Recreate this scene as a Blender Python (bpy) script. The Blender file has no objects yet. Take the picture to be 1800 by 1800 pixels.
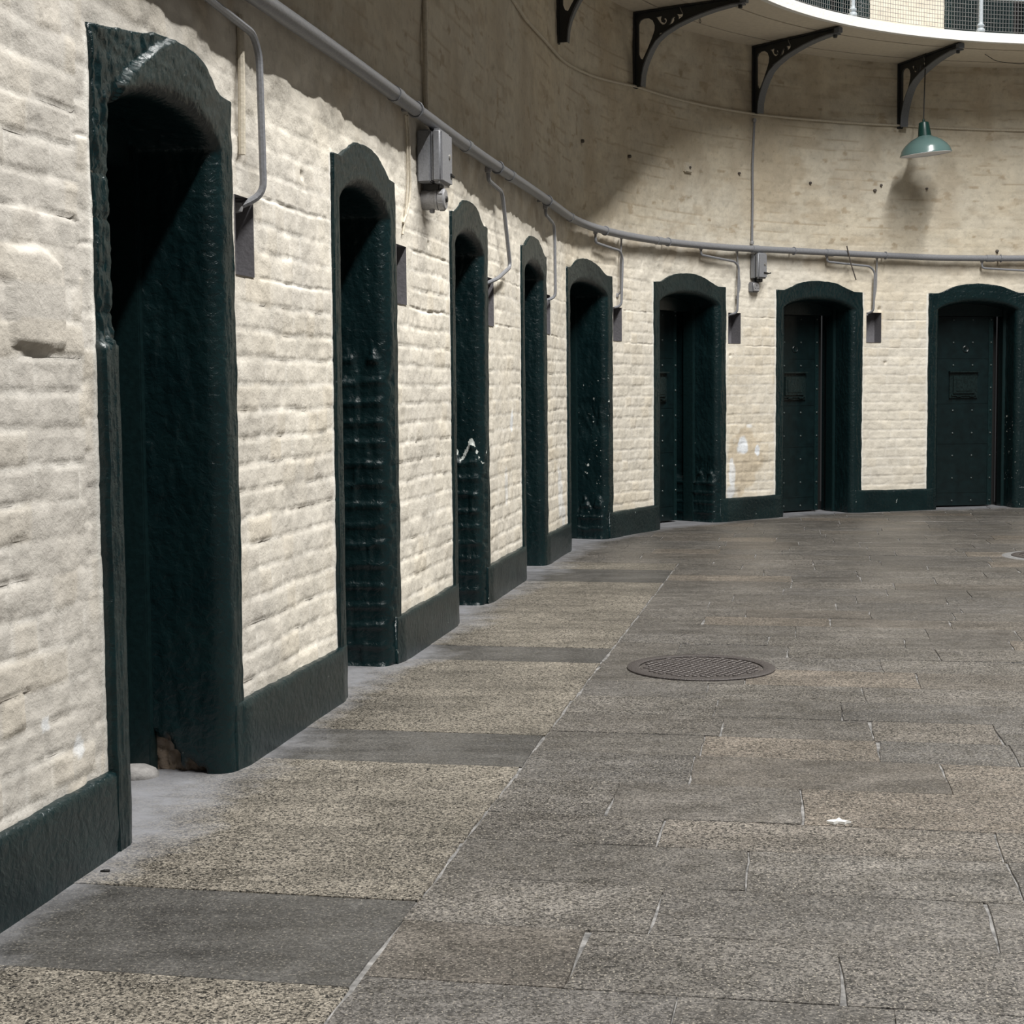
import bpy, bmesh, math, random
import numpy as np
from mathutils import Vector, Matrix

# ------------------------------------------------------------------ camera, light, exposure
SC = bpy.context.scene
COL = SC.collection
random.seed(7)

HALL_HEAD = 0.18724                       # heading of the straight wall from +Y towards +X
CURVE = (-1.843, HALL_HEAD, 11.5018, 5.2988, .53047, 5.1196)
O2 = np.array([CURVE[0], 0.0])
TD = np.array([math.sin(HALL_HEAD), math.cos(HALL_HEAD)])      # along the hall
WD = np.array([math.cos(HALL_HEAD), -math.sin(HALL_HEAD)])     # away from the straight wall
HALF = 5.147

cam_d = bpy.data.cameras.new('camera'); cam = bpy.data.objects.new('camera', cam_d); COL.objects.link(cam)
cam_d.sensor_width = 36.0; cam_d.lens = 36.0 * 2800 / 1800
cam_d.clip_start = .05; cam_d.clip_end = 200
pit = math.atan(213 / 2800); rol = math.radians(-.5)
fw = Vector((0, math.cos(pit), -math.sin(pit))); rt = Vector((1, 0, 0)); up = rt.cross(fw)
R_ = rt * math.cos(rol) + up * math.sin(rol); U_ = -rt * math.sin(rol) + up * math.cos(rol)
cam.matrix_world = Matrix(((R_.x, U_.x, -fw.x, 0), (R_.y, U_.y, -fw.y, 0), (R_.z, U_.z, -fw.z, 1.2), (0, 0, 0, 1)))
SC.camera = cam

world = bpy.data.worlds.new('World'); SC.world = world; world.use_nodes = True
bg = world.node_tree.nodes['Background']
bg.inputs[0].default_value = (.97, .98, 1.0, 1); bg.inputs[1].default_value = .03

# the roof light: one long strip of skylight over the middle of the hall
sun_d = bpy.data.lights.new('roof_skylight', 'AREA'); sky = bpy.data.objects.new('roof_skylight', sun_d); COL.objects.link(sky)
sun_d.shape = 'RECTANGLE'; sun_d.size = .5; sun_d.size_y = 16.0
sun_d.energy = 4650; sun_d.color = (1.0, .985, .955)
c2 = O2 + WD * HALF + TD * 4.4
sky.location = (c2[0], c2[1], 11.9); sky.rotation_euler = (0, 0, -HALL_HEAD)

vs = SC.view_settings
vs.view_transform = 'Standard'; vs.look = 'None'; vs.gamma = 1.0; vs.use_curve_mapping = False
vs.exposure = 0.0

# ------------------------------------------------------------------ wall line in plan
DS = .01; S0 = -6.0
def _plan():
    x0, phi, y1, R1, a1, R2 = CURVE
    L1 = y1 / math.cos(phi); L2 = L1 + R1 * a1
    n = int((26 - S0) / DS)
    x = x0 + math.sin(phi) * S0; y = math.cos(phi) * S0; h = phi; s = S0
    out = np.zeros((n, 3))
    for i in range(n):
        out[i] = (x, y, h)
        k = 0 if s < L1 else (1 / R1 if s < L2 else 1 / R2)
        h2 = h + k * DS; hm = (h + h2) / 2
        x += math.sin(hm) * DS; y += math.cos(hm) * DS; h = h2; s += DS
    return out
PLAN = _plan(); SG = S0 + np.arange(len(PLAN)) * DS
def heading(s): return np.interp(s, SG, PLAN[:, 2])
def PN(s, off, z):                       # arrays or floats -> points; off > 0 is into the hall
    s = np.asarray(s, float); x = np.interp(s, SG, PLAN[:, 0]); y = np.interp(s, SG, PLAN[:, 1]); h = heading(s)
    x = x + np.cos(h) * off; y = y - np.sin(h) * off
    return np.stack(np.broadcast_arrays(x, y, np.asarray(z, float)), -1)
def P(s, off, z): return Vector(PN(s, off, z).tolist())
def frame(s, off, z):                    # local x along the wall, local y INTO the wall, z up
    h = float(heading(s)); p = P(s, off, z)
    return Matrix.Translation(p) @ Matrix.Rotation(math.pi / 2 - h, 4, 'Z')

# ------------------------------------------------------------------ noise
def _hash(ix, iy, seed):
    v = np.sin(ix * 127.1 + iy * 311.7 + seed * 74.7) * 43758.5453
    return v - np.floor(v)
def vn(x, y, seed=0):
    x = np.asarray(x, float); y = np.asarray(y, float)
    ix = np.floor(x); iy = np.floor(y); fx = x - ix; fy = y - iy
    fx = fx * fx * (3 - 2 * fx); fy = fy * fy * (3 - 2 * fy)
    a = _hash(ix, iy, seed); b = _hash(ix + 1, iy, seed); c = _hash(ix, iy + 1, seed); d = _hash(ix + 1, iy + 1, seed)
    return (a + (b - a) * fx) * (1 - fy) + (c + (d - c) * fx) * fy
def fbm(x, y, seed=0, o=3):
    t = 0; a = .5; n = 0
    for i in range(o):
        t = t + a * vn(x * 2 ** i, y * 2 ** i, seed + i * 13); n += a; a *= .5
    return t / n
def sm(e0, e1, x):
    t = np.clip((np.asarray(x, float) - e0) / (e1 - e0), 0, 1); return t * t * (3 - 2 * t)
def lerp(a, b, t): return a + (b - a) * t

# ------------------------------------------------------------------ materials
def mat(name):
    m = bpy.data.materials.new(name); m.use_nodes = True
    nt = m.node_tree; b = nt.nodes['Principled BSDF']
    return m, nt, b
def N(nt, t, **k):
    n = nt.nodes.new(t)
    for a, v in k.items():
        if a.startswith('i_'): n.inputs[a[2:].replace('_', ' ')].default_value = v
        else: setattr(n, a, v)
    return n
def L(nt, a, b): nt.links.new(a, b)
def simple(name, col, rough=.5, metal=0., bump=0., scale=60., var=.0, spec=.5):
    m, nt, b = mat(name)
    b.inputs['Base Color'].default_value = (*col, 1); b.inputs['Roughness'].default_value = rough
    b.inputs['Metallic'].default_value = metal; b.inputs['Specular IOR Level'].default_value = spec
    if bump or var:
        tc = N(nt, 'ShaderNodeTexCoord'); no = N(nt, 'ShaderNodeTexNoise'); no.inputs['Scale'].default_value = scale; no.inputs['Detail'].default_value = 5
        L(nt, tc.outputs['Object'], no.inputs['Vector'])
        if bump:
            bp = N(nt, 'ShaderNodeBump'); bp.inputs['Strength'].default_value = bump; bp.inputs['Distance'].default_value = .01
            L(nt, no.outputs['Fac'], bp.inputs['Height']); L(nt, bp.outputs['Normal'], b.inputs['Normal'])
        if var:
            r = N(nt, 'ShaderNodeValToRGB'); r.color_ramp.elements[0].position = .3; r.color_ramp.elements[1].position = .7
            r.color_ramp.elements[0].color = (*[c * (1 - var) for c in col], 1); r.color_ramp.elements[1].color = (*[min(1, c * (1 + var)) for c in col], 1)
            L(nt, no.outputs['Fac'], r.inputs['Fac']); L(nt, r.outputs['Color'], b.inputs['Base Color'])
    return m

def wall_material():
    m, nt, b = mat('whitewashed_brick')
    at = N(nt, 'ShaderNodeAttribute', attribute_name='Col')
    tc = N(nt, 'ShaderNodeTexCoord'); ge = N(nt, 'ShaderNodeUVMap', uv_map='UVMap')
    n1 = N(nt, 'ShaderNodeTexNoise', i_Scale=5.0, i_Detail=8.0, i_Roughness=.65)
    n2 = N(nt, 'ShaderNodeTexNoise', i_Scale=55.0, i_Detail=6.0, i_Roughness=.7)
    n3 = N(nt, 'ShaderNodeTexNoise', i_Scale=16.0, i_Detail=6.0, i_Roughness=.6)
    for n in (n1, n2, n3): L(nt, ge.outputs['UV'], n.inputs['Vector'])
    r1 = N(nt, 'ShaderNodeMapRange'); r1.inputs['From Min'].default_value = .3; r1.inputs['From Max'].default_value = .7; r1.inputs['To Min'].default_value = .86; r1.inputs['To Max'].default_value = 1.08
    L(nt, n1.outputs['Fac'], r1.inputs['Value'])
    r2 = N(nt, 'ShaderNodeMapRange'); r2.inputs['From Min'].default_value = .25; r2.inputs['From Max'].default_value = .5; r2.inputs['To Min'].default_value = .80; r2.inputs['To Max'].default_value = 1.0
    L(nt, n3.outputs['Fac'], r2.inputs['Value'])
    mu = N(nt, 'ShaderNodeMath', operation='MULTIPLY'); L(nt, r1.outputs[0], mu.inputs[0]); L(nt, r2.outputs[0], mu.inputs[1])
    mx = N(nt, 'ShaderNodeVectorMath', operation='SCALE'); L(nt, at.outputs['Color'], mx.inputs[0]); L(nt, mu.outputs[0], mx.inputs['Scale'])
    L(nt, mx.outputs[0], b.inputs['Base Color'])
    b.inputs['Roughness'].default_value = .8; b.inputs['Specular IOR Level'].default_value = .25
    n5 = N(nt, 'ShaderNodeTexNoise', i_Scale=34.0, i_Detail=8.0, i_Roughness=.75, i_Distortion=.6); L(nt, ge.outputs['UV'], n5.inputs['Vector'])
    r5 = N(nt, 'ShaderNodeMapRange'); r5.inputs['From Min'].default_value = .27; r5.inputs['From Max'].default_value = .40; r5.inputs['To Min'].default_value = .52; r5.inputs['To Max'].default_value = 1.0
    L(nt, n5.outputs['Fac'], r5.inputs['Value']); mu5 = N(nt, 'ShaderNodeMath', operation='MULTIPLY'); L(nt, mu.outputs[0], mu5.inputs[0]); L(nt, r5.outputs[0], mu5.inputs[1]); L(nt, mu5.outputs[0], mx.inputs['Scale'])
    # drips / flakes: vertical stretch
    mp = N(nt, 'ShaderNodeMapping'); mp.inputs['Scale'].default_value = (38, 13, 1); L(nt, ge.outputs['UV'], mp.inputs['Vector'])
    n4 = N(nt, 'ShaderNodeTexNoise', i_Scale=1.0, i_Detail=4.0); L(nt, mp.outputs[0], n4.inputs['Vector'])
    a1 = N(nt, 'ShaderNodeMath', operation='MULTIPLY_ADD'); a1.inputs[1].default_value = .55; L(nt, n2.outputs['Fac'], a1.inputs[0]); L(nt, n3.outputs['Fac'], a1.inputs[2])
    a2 = N(nt, 'ShaderNodeMath', operation='MULTIPLY_ADD'); a2.inputs[1].default_value = .35; L(nt, n4.outputs['Fac'], a2.inputs[0]); L(nt, a1.outputs[0], a2.inputs[2])
    bp = N(nt, 'ShaderNodeBump'); bp.inputs['Strength'].default_value = .45; bp.inputs['Distance'].default_value = .012
    L(nt, a2.outputs[0], bp.inputs['Height']); L(nt, bp.outputs['Normal'], b.inputs['Normal'])
    return m

def green_material():
    m, nt, b = mat('dark_green_gloss_paint')
    tc = N(nt, 'ShaderNodeTexCoord'); at = N(nt, 'ShaderNodeAttribute', attribute_name='Wear')
    n1 = N(nt, 'ShaderNodeTexNoise', i_Scale=38.0, i_Detail=5.0, i_Roughness=.6, i_Distortion=.5)
    n2 = N(nt, 'ShaderNodeTexNoise', i_Scale=4.0, i_Detail=5.0)
    n3 = N(nt, 'ShaderNodeTexNoise', i_Scale=26.0, i_Detail=5.0, i_Roughness=.65)
    vo = N(nt, 'ShaderNodeTexVoronoi', feature='DISTANCE_TO_EDGE', i_Scale=24.0)
    for n in (n1, n2, n3, vo): L(nt, tc.outputs['Object'], n.inputs['Vector'])
    ramp = N(nt, 'ShaderNodeValToRGB'); e = ramp.color_ramp.elements
    e[0].position = .3; e[0].color = (.0026, .0105, .0122, 1); e[1].position = .75; e[1].color = (.0064, .0190, .0205, 1)
    L(nt, n2.outputs['Fac'], ramp.inputs['Fac'])
    # chips: white where noise < wear
    g = N(nt, 'ShaderNodeMath', operation='SUBTRACT'); L(nt, at.outputs['Fac'], g.inputs[0]); L(nt, n3.outputs['Fac'], g.inputs[1])
    st = N(nt, 'ShaderNodeMapRange'); st.inputs['From Min'].default_value = 0; st.inputs['From Max'].default_value = .03; L(nt, g.outputs[0], st.inputs['Value'])
    mix = N(nt, 'ShaderNodeMix', data_type='RGBA'); mix.inputs[7].default_value = (.55, .58, .55, 1)
    L(nt, st.outputs[0], mix.inputs[0]); L(nt, ramp.outputs['Color'], mix.inputs[6])
    at2 = N(nt, 'ShaderNodeAttribute', attribute_name='Tint')
    mix2 = N(nt, 'ShaderNodeMix', data_type='RGBA'); L(nt, at2.outputs['Alpha'], mix2.inputs[0]); L(nt, mix.outputs[2], mix2.inputs[6]); L(nt, at2.outputs['Color'], mix2.inputs[7])
    L(nt, mix2.outputs[2], b.inputs['Base Color'])
    b.inputs['Roughness'].default_value = .27; b.inputs['Specular IOR Level'].default_value = .34
    ad = N(nt, 'ShaderNodeMath', operation='MULTIPLY_ADD'); ad.inputs[1].default_value = .5; L(nt, vo.outputs['Distance'], ad.inputs[0]); L(nt, n1.outputs['Fac'], ad.inputs[2])
    bp = N(nt, 'ShaderNodeBump'); bp.inputs['Strength'].default_value = .62; bp.inputs['Distance'].default_value = .009
    L(nt, ad.outputs[0], bp.inputs['Height']); L(nt, bp.outputs['Normal'], b.inputs['Normal'])
    return m

def floor_material():
    m, nt, b = mat('granite_flags')
    at = N(nt, 'ShaderNodeAttribute', attribute_name='Col'); geo = N(nt, 'ShaderNodeNewGeometry')
    sp = N(nt, 'ShaderNodeTexNoise', i_Scale=60.0, i_Detail=4.0, i_Roughness=.75)
    ms = N(nt, 'ShaderNodeTexNoise', i_Scale=9.0, i_Detail=6.0, i_Roughness=.65)
    lg = N(nt, 'ShaderNodeTexNoise', i_Scale=1.3, i_Detail=5.0)
    fl = N(nt, 'ShaderNodeTexNoise', i_Scale=150.0, i_Detail=1.0)
    for n in (sp, ms, lg, fl): L(nt, geo.outputs['Position'], n.inputs['Vector'])
    def mr(n, a, bb, c, d):
        r = N(nt, 'ShaderNodeMapRange'); r.inputs['From Min'].default_value = a; r.inputs['From Max'].default_value = bb; r.inputs['To Min'].default_value = c; r.inputs['To Max'].default_value = d
        L(nt, n, r.inputs['Value']); return r.outputs[0]
    vo = N(nt, 'ShaderNodeTexVoronoi', i_Scale=210.0); L(nt, geo.outputs['Position'], vo.inputs['Vector'])
    vs2 = N(nt, 'ShaderNodeSeparateColor'); L(nt, vo.outputs['Color'], vs2.inputs[0])
    gsum = N(nt, 'ShaderNodeMath', operation='MULTIPLY_ADD'); gsum.inputs[1].default_value = .50; L(nt, vs2.outputs[0], gsum.inputs[0]); L(nt, sp.outputs['Fac'], gsum.inputs[2])
    f1 = mr(gsum.outputs[0], .53, 1.0, .05, 2.5); f2 = mr(ms.outputs['Fac'], .3, .7, .78, 1.2); f3 = mr(lg.outputs['Fac'], .3, .7, .70, 1.26)
    # speckle strength per slab in alpha
    lm = N(nt, 'ShaderNodeMix'); lm.inputs[2].default_value = 1.0; L(nt, at.outputs['Alpha'], lm.inputs[0]); L(nt, f1, lm.inputs[3])
    q1 = N(nt, 'ShaderNodeMath', operation='MULTIPLY'); L(nt, lm.outputs[0], q1.inputs[0]); L(nt, f2, q1.inputs[1])
    q2 = N(nt, 'ShaderNodeMath', operation='MULTIPLY'); L(nt, q1.outputs[0], q2.inputs[0]); L(nt, f3, q2.inputs[1])
    sc = N(nt, 'ShaderNodeVectorMath', operation='SCALE'); L(nt, at.outputs['Color'], sc.inputs[0]); L(nt, q2.outputs[0], sc.inputs['Scale'])
    # trodden-in grime, drawn out along the rows
    mp = N(nt, 'ShaderNodeMapping'); mp.inputs['Rotation'].default_value = (0, 0, HALL_HEAD); mp.inputs['Scale'].default_value = (1.1, 4.2, 1); L(nt, geo.outputs['Position'], mp.inputs['Vector'])
    gr = N(nt, 'ShaderNodeTexNoise', i_Scale=1.6, i_Detail=7.0, i_Roughness=.68); L(nt, mp.outputs[0], gr.inputs['Vector'])
    f4 = mr(gr.outputs['Fac'], .32, .62, .62, 1.14); q3 = N(nt, 'ShaderNodeMath', operation='MULTIPLY'); L(nt, q2.outputs[0], q3.inputs[0]); L(nt, f4, q3.inputs[1]); L(nt, q3.outputs[0], sc.inputs['Scale'])
    # pale mica flakes
    fk = mr(fl.outputs['Fac'], .62, .68, 0, .8); fkm = N(nt, 'ShaderNodeMath', operation='MULTIPLY'); L(nt, fk, fkm.inputs[0]); L(nt, at.outputs['Alpha'], fkm.inputs[1])
    m1 = N(nt, 'ShaderNodeMix', data_type='RGBA'); m1.inputs[7].default_value = (.34, .31, .26, 1); L(nt, fkm.outputs[0], m1.inputs[0]); L(nt, sc.outputs[0], m1.inputs[6])
    # lime dust along the foot of the wall (distance from the wall line)
    def dot(vec, off):
        d = N(nt, 'ShaderNodeVectorMath', operation='DOT_PRODUCT'); d.inputs[1].default_value = vec; L(nt, geo.outputs['Position'], d.inputs[0])
        s = N(nt, 'ShaderNodeMath', operation='SUBTRACT'); s.inputs[1].default_value = off; L(nt, d.outputs['Value'], s.inputs[0]); return s.outputs[0]
    w = dot((WD[0], WD[1], 0), float(O2 @ WD) + HALF); t = dot((TD[0], TD[1], 0), float(O2 @ TD) + 11.8)
    tm = N(nt, 'ShaderNodeMath', operation='MAXIMUM'); tm.inputs[1].default_value = 0; L(nt, t, tm.inputs[0])
    def pw(x):
        p = N(nt, 'ShaderNodeMath', operation='POWER'); p.inputs[1].default_value = 2; L(nt, x, p.inputs[0]); return p.outputs[0]
    aw = N(nt, 'ShaderNodeMath', operation='ABSOLUTE'); L(nt, w, aw.inputs[0])
    sm_ = N(nt, 'ShaderNodeMath', operation='ADD'); L(nt, pw(aw.outputs[0]), sm_.inputs[0]); L(nt, pw(tm.outputs[0]), sm_.inputs[1])
    sq = N(nt, 'ShaderNodeMath', operation='SQRT'); L(nt, sm_.outputs[0], sq.inputs[0])
    ds = N(nt, 'ShaderNodeMath', operation='SUBTRACT'); ds.inputs[0].default_value = HALF; L(nt, sq.outputs[0], ds.inputs[1])
    nz = N(nt, 'ShaderNodeMath', operation='MULTIPLY_ADD'); nz.inputs[1].default_value = -.62; L(nt, lg.outputs['Fac'], nz.inputs[0]); L(nt, ds.outputs[0], nz.inputs[2])
    nz2 = N(nt, 'ShaderNodeMath', operation='MULTIPLY_ADD'); nz2.inputs[1].default_value = -.22; L(nt, ms.outputs['Fac'], nz2.inputs[0]); L(nt, nz.outputs[0], nz2.inputs[2])
    du = mr(nz2.outputs[0], -.25, -.50, 0, .85)
    dn = N(nt, 'ShaderNodeMath', operation='MULTIPLY'); L(nt, du, dn.inputs[0]); L(nt, f2, dn.inputs[1])
    m2 = N(nt, 'ShaderNodeMix', data_type='RGBA'); m2.inputs[7].default_value = (.20, .203, .218, 1); L(nt, dn.outputs[0], m2.inputs[0]); L(nt, m1.outputs[2], m2.inputs[6])
    L(nt, m2.outputs[2], b.inputs['Base Color'])
    rr = mr(ms.outputs['Fac'], .3, .7, .36, .6); L(nt, rr, b.inputs['Roughness'])
    b.inputs['Specular IOR Level'].default_value = .45
    hh = N(nt, 'ShaderNodeMath', operation='MULTIPLY_ADD'); hh.inputs[1].default_value = .5; L(nt, sp.outputs['Fac'], hh.inputs[0]); L(nt, ms.outputs['Fac'], hh.inputs[2])
    bp = N(nt, 'ShaderNodeBump'); bp.inputs['Strength'].default_value = .28; bp.inputs['Distance'].default_value = .006
    L(nt, hh.outputs[0], bp.inputs['Height']); L(nt, bp.outputs['Normal'], b.inputs['Normal'])
    return m

M = {}
M['wall'] = wall_material(); M['green'] = green_material(); M['floor'] = floor_material()
M['grout'] = simple('pale_mortar', (.150, .146, .142), .9, bump=.8, scale=26, var=.75)
M['niche'] = simple('grey_niche_paint', (.15, .145, .155), .6, bump=.2, scale=70, var=.1)
M['steel'] = simple('grey_painted_steel', (.20, .205, .22), .42, bump=.12, scale=90, var=.12)
M['steel_pale'] = simple('galvanised_conduit', (.30, .30, .31), .38, .25, bump=.1, scale=120, var=.15)
M['cream'] = simple('cream_painted_pipe', (.52, .47, .38), .6, bump=.2, scale=80, var=.12)
M['castiron'] = simple('dark_grey_cast_iron_paint', (.022, .024, .025), .5, bump=.2, scale=120, var=.2)
M['flange'] = simple('blue_grey_iron_paint', (.125, .135, .150), .5, bump=.2, scale=120, var=.2)
M['boards'] = simple('cream_painted_boards', (.62, .56, .46), .65, bump=.2, scale=25, var=.07)
M['white'] = simple('white_gloss_paint', (.76, .755, .73), .5, bump=.35, scale=40, var=.05)
M['postpaint'] = simple('pale_grey_rail_paint', (.36, .40, .43), .4, bump=.15, scale=80, var=.1)
M['wire'] = simple('weathered_mesh_wire', (.20, .20, .20), .5, .2)
M['black'] = simple('black_rubber', (.01, .01, .01), .5)
M['enamel'] = simple('green_lamp_enamel', (.082, .140, .135), .22, spec=.8)  # base lightened: reflected sky and upper galleries put into the colour
M['capgreen'] = simple('dark_green_lamp_cap', (.004, .036, .030), .35)
M['enamel_white'] = simple('white_lamp_lining', (.78, .78, .80), .4)
M['iron'] = simple('worn_cast_iron', (.060, .052, .050), .5, .3, bump=.5, scale=140, var=.25)
M['iron_plate'] = simple('ribbed_iron_plate', (.085, .075, .072), .45, .35, bump=.3, scale=160, var=.3)
M['paper'] = simple('white_paper', (.8, .8, .77), .8)
M['stone'] = simple('pale_threshold_stone', (.27, .26, .25), .8, bump=.5, scale=40, var=.25)
M['cement'] = simple('pale_cement', (.17, .17, .17), .85, bump=.5, scale=60, var=.25)
M['brass'] = simple('dull_metal', (.35, .34, .32), .35, .6)
M['rust'] = simple('rusty_steel', (.10, .085, .075), .6, .3, var=.3, scale=80)

# ------------------------------------------------------------------ builders
def link(name, me, parent=None, mtx=None):
    o = bpy.data.objects.new(name, me); COL.objects.link(o)
    if parent is not None: o.parent = parent
    if mtx is not None: o.matrix_local = mtx
    return o
def mesh(name, verts, faces, mats, smooth=True, cols=None, uv=None, floats=None):
    me = bpy.data.meshes.new(name)
    verts = np.asarray(verts, np.float32)
    if isinstance(faces, np.ndarray):
        nf, k = faces.shape
        me.vertices.add(len(verts)); me.vertices.foreach_set('co', verts.ravel())
        me.loops.add(nf * k); me.loops.foreach_set('vertex_index', faces.astype(np.int32).ravel())
        me.polygons.add(nf); me.polygons.foreach_set('loop_start', np.arange(0, nf * k, k, dtype=np.int32))
        me.polygons.foreach_set('loop_total', np.full(nf, k, np.int32))
        me.update(calc_edges=True); me.validate()
    else:
        me.from_pydata([tuple(v) for v in verts], [], faces); me.update()
    for m in (mats if isinstance(mats, (list, tuple)) else [mats]): me.materials.append(m)
    me.polygons.foreach_set('use_smooth', np.full(len(me.polygons), smooth))
    if cols:
        for nm, c in cols.items():
            a = me.color_attributes.new(nm, 'FLOAT_COLOR', 'POINT'); a.data.foreach_set('color', np.asarray(c, np.float32).ravel())
    if floats:
        for nm, c in floats.items():
            a = me.attributes.new(nm, 'FLOAT', 'POINT'); a.data.foreach_set('value', np.asarray(c, np.float32).ravel())
    if uv is not None:
        l = me.uv_layers.new(name='UVMap'); vi = np.zeros(len(me.loops), np.int32); me.loops.foreach_get('vertex_index', vi)
        l.data.foreach_set('uv', np.asarray(uv, np.float32)[vi].ravel())
    return me
def grid_faces(nr, nc, keep=None):
    i = np.arange(nr * nc).reshape(nr, nc)
    f = np.stack([i[:-1, :-1], i[:-1, 1:], i[1:, 1:], i[1:, :-1]], -1).reshape(-1, 4)
    return f if keep is None else f[keep.ravel()]
def compact(v, f, *arrs):
    u, inv = np.unique(f, return_inverse=True)
    return (v[u], inv.reshape(f.shape)) + tuple(a[u] for a in arrs)

class MB:
    def __init__(s): s.bm = bmesh.new()
    def box(s, lo, hi, bev=0., mtx=None, seg=2):
        r = bmesh.ops.create_cube(s.bm, size=1.0)
        c = [(a + b) / 2 for a, b in zip(lo, hi)]; d = [b - a for a, b in zip(lo, hi)]
        for v in r['verts']: v.co = Vector((c[0] + v.co.x * d[0], c[1] + v.co.y * d[1], c[2] + v.co.z * d[2]))
        vs_ = r['verts']
        if bev:
            ed = list({e for v in vs_ for e in v.link_edges})
            q = bmesh.ops.bevel(s.bm, geom=ed, offset=bev, segments=seg, affect='EDGES', clamp_overlap=True)
            vs_ = list({v for v in q['verts']} | {v for v in vs_ if v.is_valid})
        if mtx is not None:
            for v in vs_: v.co = mtx @ v.co
        return s
    def tube(s, pts, r, n=10, caps=True):
        pts = [Vector(p) for p in pts]; rs = r if isinstance(r, (list, tuple)) else [r] * len(pts)
        rings = []; prev = None
        for i, p in enumerate(pts):
            d = (pts[min(i + 1, len(pts) - 1)] - pts[max(i - 1, 0)]).normalized()
            if prev is None:
                a = d.orthogonal().normalized()
            else:
                a = (prev - d * prev.dot(d)); a = a.normalized() if a.length > 1e-6 else d.orthogonal().normalized()
            prev = a; b = d.cross(a)
            rings.append([s.bm.verts.new(p + (a * math.cos(2 * math.pi * k / n) + b * math.sin(2 * math.pi * k / n)) * rs[i]) for k in range(n)])
        for A, B in zip(rings, rings[1:]):
            for k in range(n): s.bm.faces.new((A[k], A[(k + 1) % n], B[(k + 1) % n], B[k]))
        if caps:
            s.bm.faces.new(rings[0][::-1]); s.bm.faces.new(rings[-1])
        return s
    def lathe(s, prof, n=32, mtx=None, cap0=False, cap1=False):
        rings = []
        for r, z in prof:
            ring = []
            for k in range(n):
                a = 2 * math.pi * k / n; v = Vector((r * math.cos(a), r * math.sin(a), z))
                ring.append(s.bm.verts.new(mtx @ v if mtx is not None else v))
            rings.append(ring)
        for A, B in zip(rings, rings[1:]):
            for k in range(n): s.bm.faces.new((A[k], A[(k + 1) % n], B[(k + 1) % n], B[k]))
        if cap0: s.bm.faces.new(rings[0][::-1])
        if cap1: s.bm.faces.new(rings[-1])
        return s
    def strip(s, rows, close=False):
        vr = [[s.bm.verts.new(p) for p in r] for r in rows]
        for A, B in zip(vr, vr[1:]):
            n = len(A)
            for k in range(n if close else n - 1): s.bm.faces.new((A[k], A[(k + 1) % n], B[(k + 1) % n], B[k]))
        return s
    def build(s, name, m, parent=None, mtx=None, smooth=True, sharp=.7):
        bmesh.ops.recalc_face_normals(s.bm, faces=s.bm.faces)
        for f in s.bm.faces: f.smooth = smooth
        if smooth:
            for e in s.bm.edges:
                if len(e.link_faces) == 2 and e.calc_face_angle(0) > sharp: e.smooth = False
        me = bpy.data.meshes.new(name); s.bm.to_mesh(me); s.bm.free()
        for q in (m if isinstance(m, (list, tuple)) else [m]): me.materials.append(q)
        return link(name, me, parent, mtx)
def fillet(pts, r, n=5):
    pts = [Vector(p) for p in pts]; out = [pts[0]]
    for a, b, c in zip(pts, pts[1:], pts[2:]):
        u = (a - b); v = (c - b); d = min(r, u.length * .45, v.length * .45)
        p0 = b + u.normalized() * d; p1 = b + v.normalized() * d
        for i in range(n + 1):
            t = i / n; out.append(p0 * (1 - t) ** 2 + b * 2 * t * (1 - t) + p1 * t * t)
    out.append(pts[-1]); return out
def tag(o, label=None, cat=None, group=None, kind=None):
    if label: o['label'] = label
    if cat: o['category'] = cat
    if group: o['group'] = group
    if kind: o['kind'] = kind
    return o
def empty(name, mtx):
    o = bpy.data.objects.new(name, None); COL.objects.link(o); o.matrix_world = mtx; o.empty_display_size = .1; return o

# ------------------------------------------------------------------ doors: where they are
SH = 2.11; CROWN = 2.205; SPRING = 1.945; ICROWN = 2.02
DOORS = [(4.185, 5.165), (6.245, 7.165), (8.26, 9.17), (10.25, 11.185), (12.065, 13.195), (13.975, 15.062), (15.743, 16.787), (17.527, 18.57)]
UPPER = [(15.80, 16.84), (17.66, 18.72)]; UPZ = 4.42
BAND = .125
def g_arch(x, worn=False):               # 1 at the middle, 0 on the shoulders
    if worn: return np.where(np.asarray(x) < 0, np.interp(x, [-1, -.75, -.2, 0], [.30, .42, .93, 1]), g_arch(x))
    return np.interp(np.abs(x), [0, .2, .35, .5, .62, .72, .8, 1], [1, .96, .86, .65, .40, .17, 0.03, 0])
NICHES = [(5.205, 1.578, 1.83), (7.205, 1.59, 1.85), (9.205, 1.57, 1.84), (11.21, 1.59, 1.86), (13.228, 1.597, 1.867), (15.105, 1.609, 1.885), (16.836, 1.633, 1.918)]
NW = .168

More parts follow.
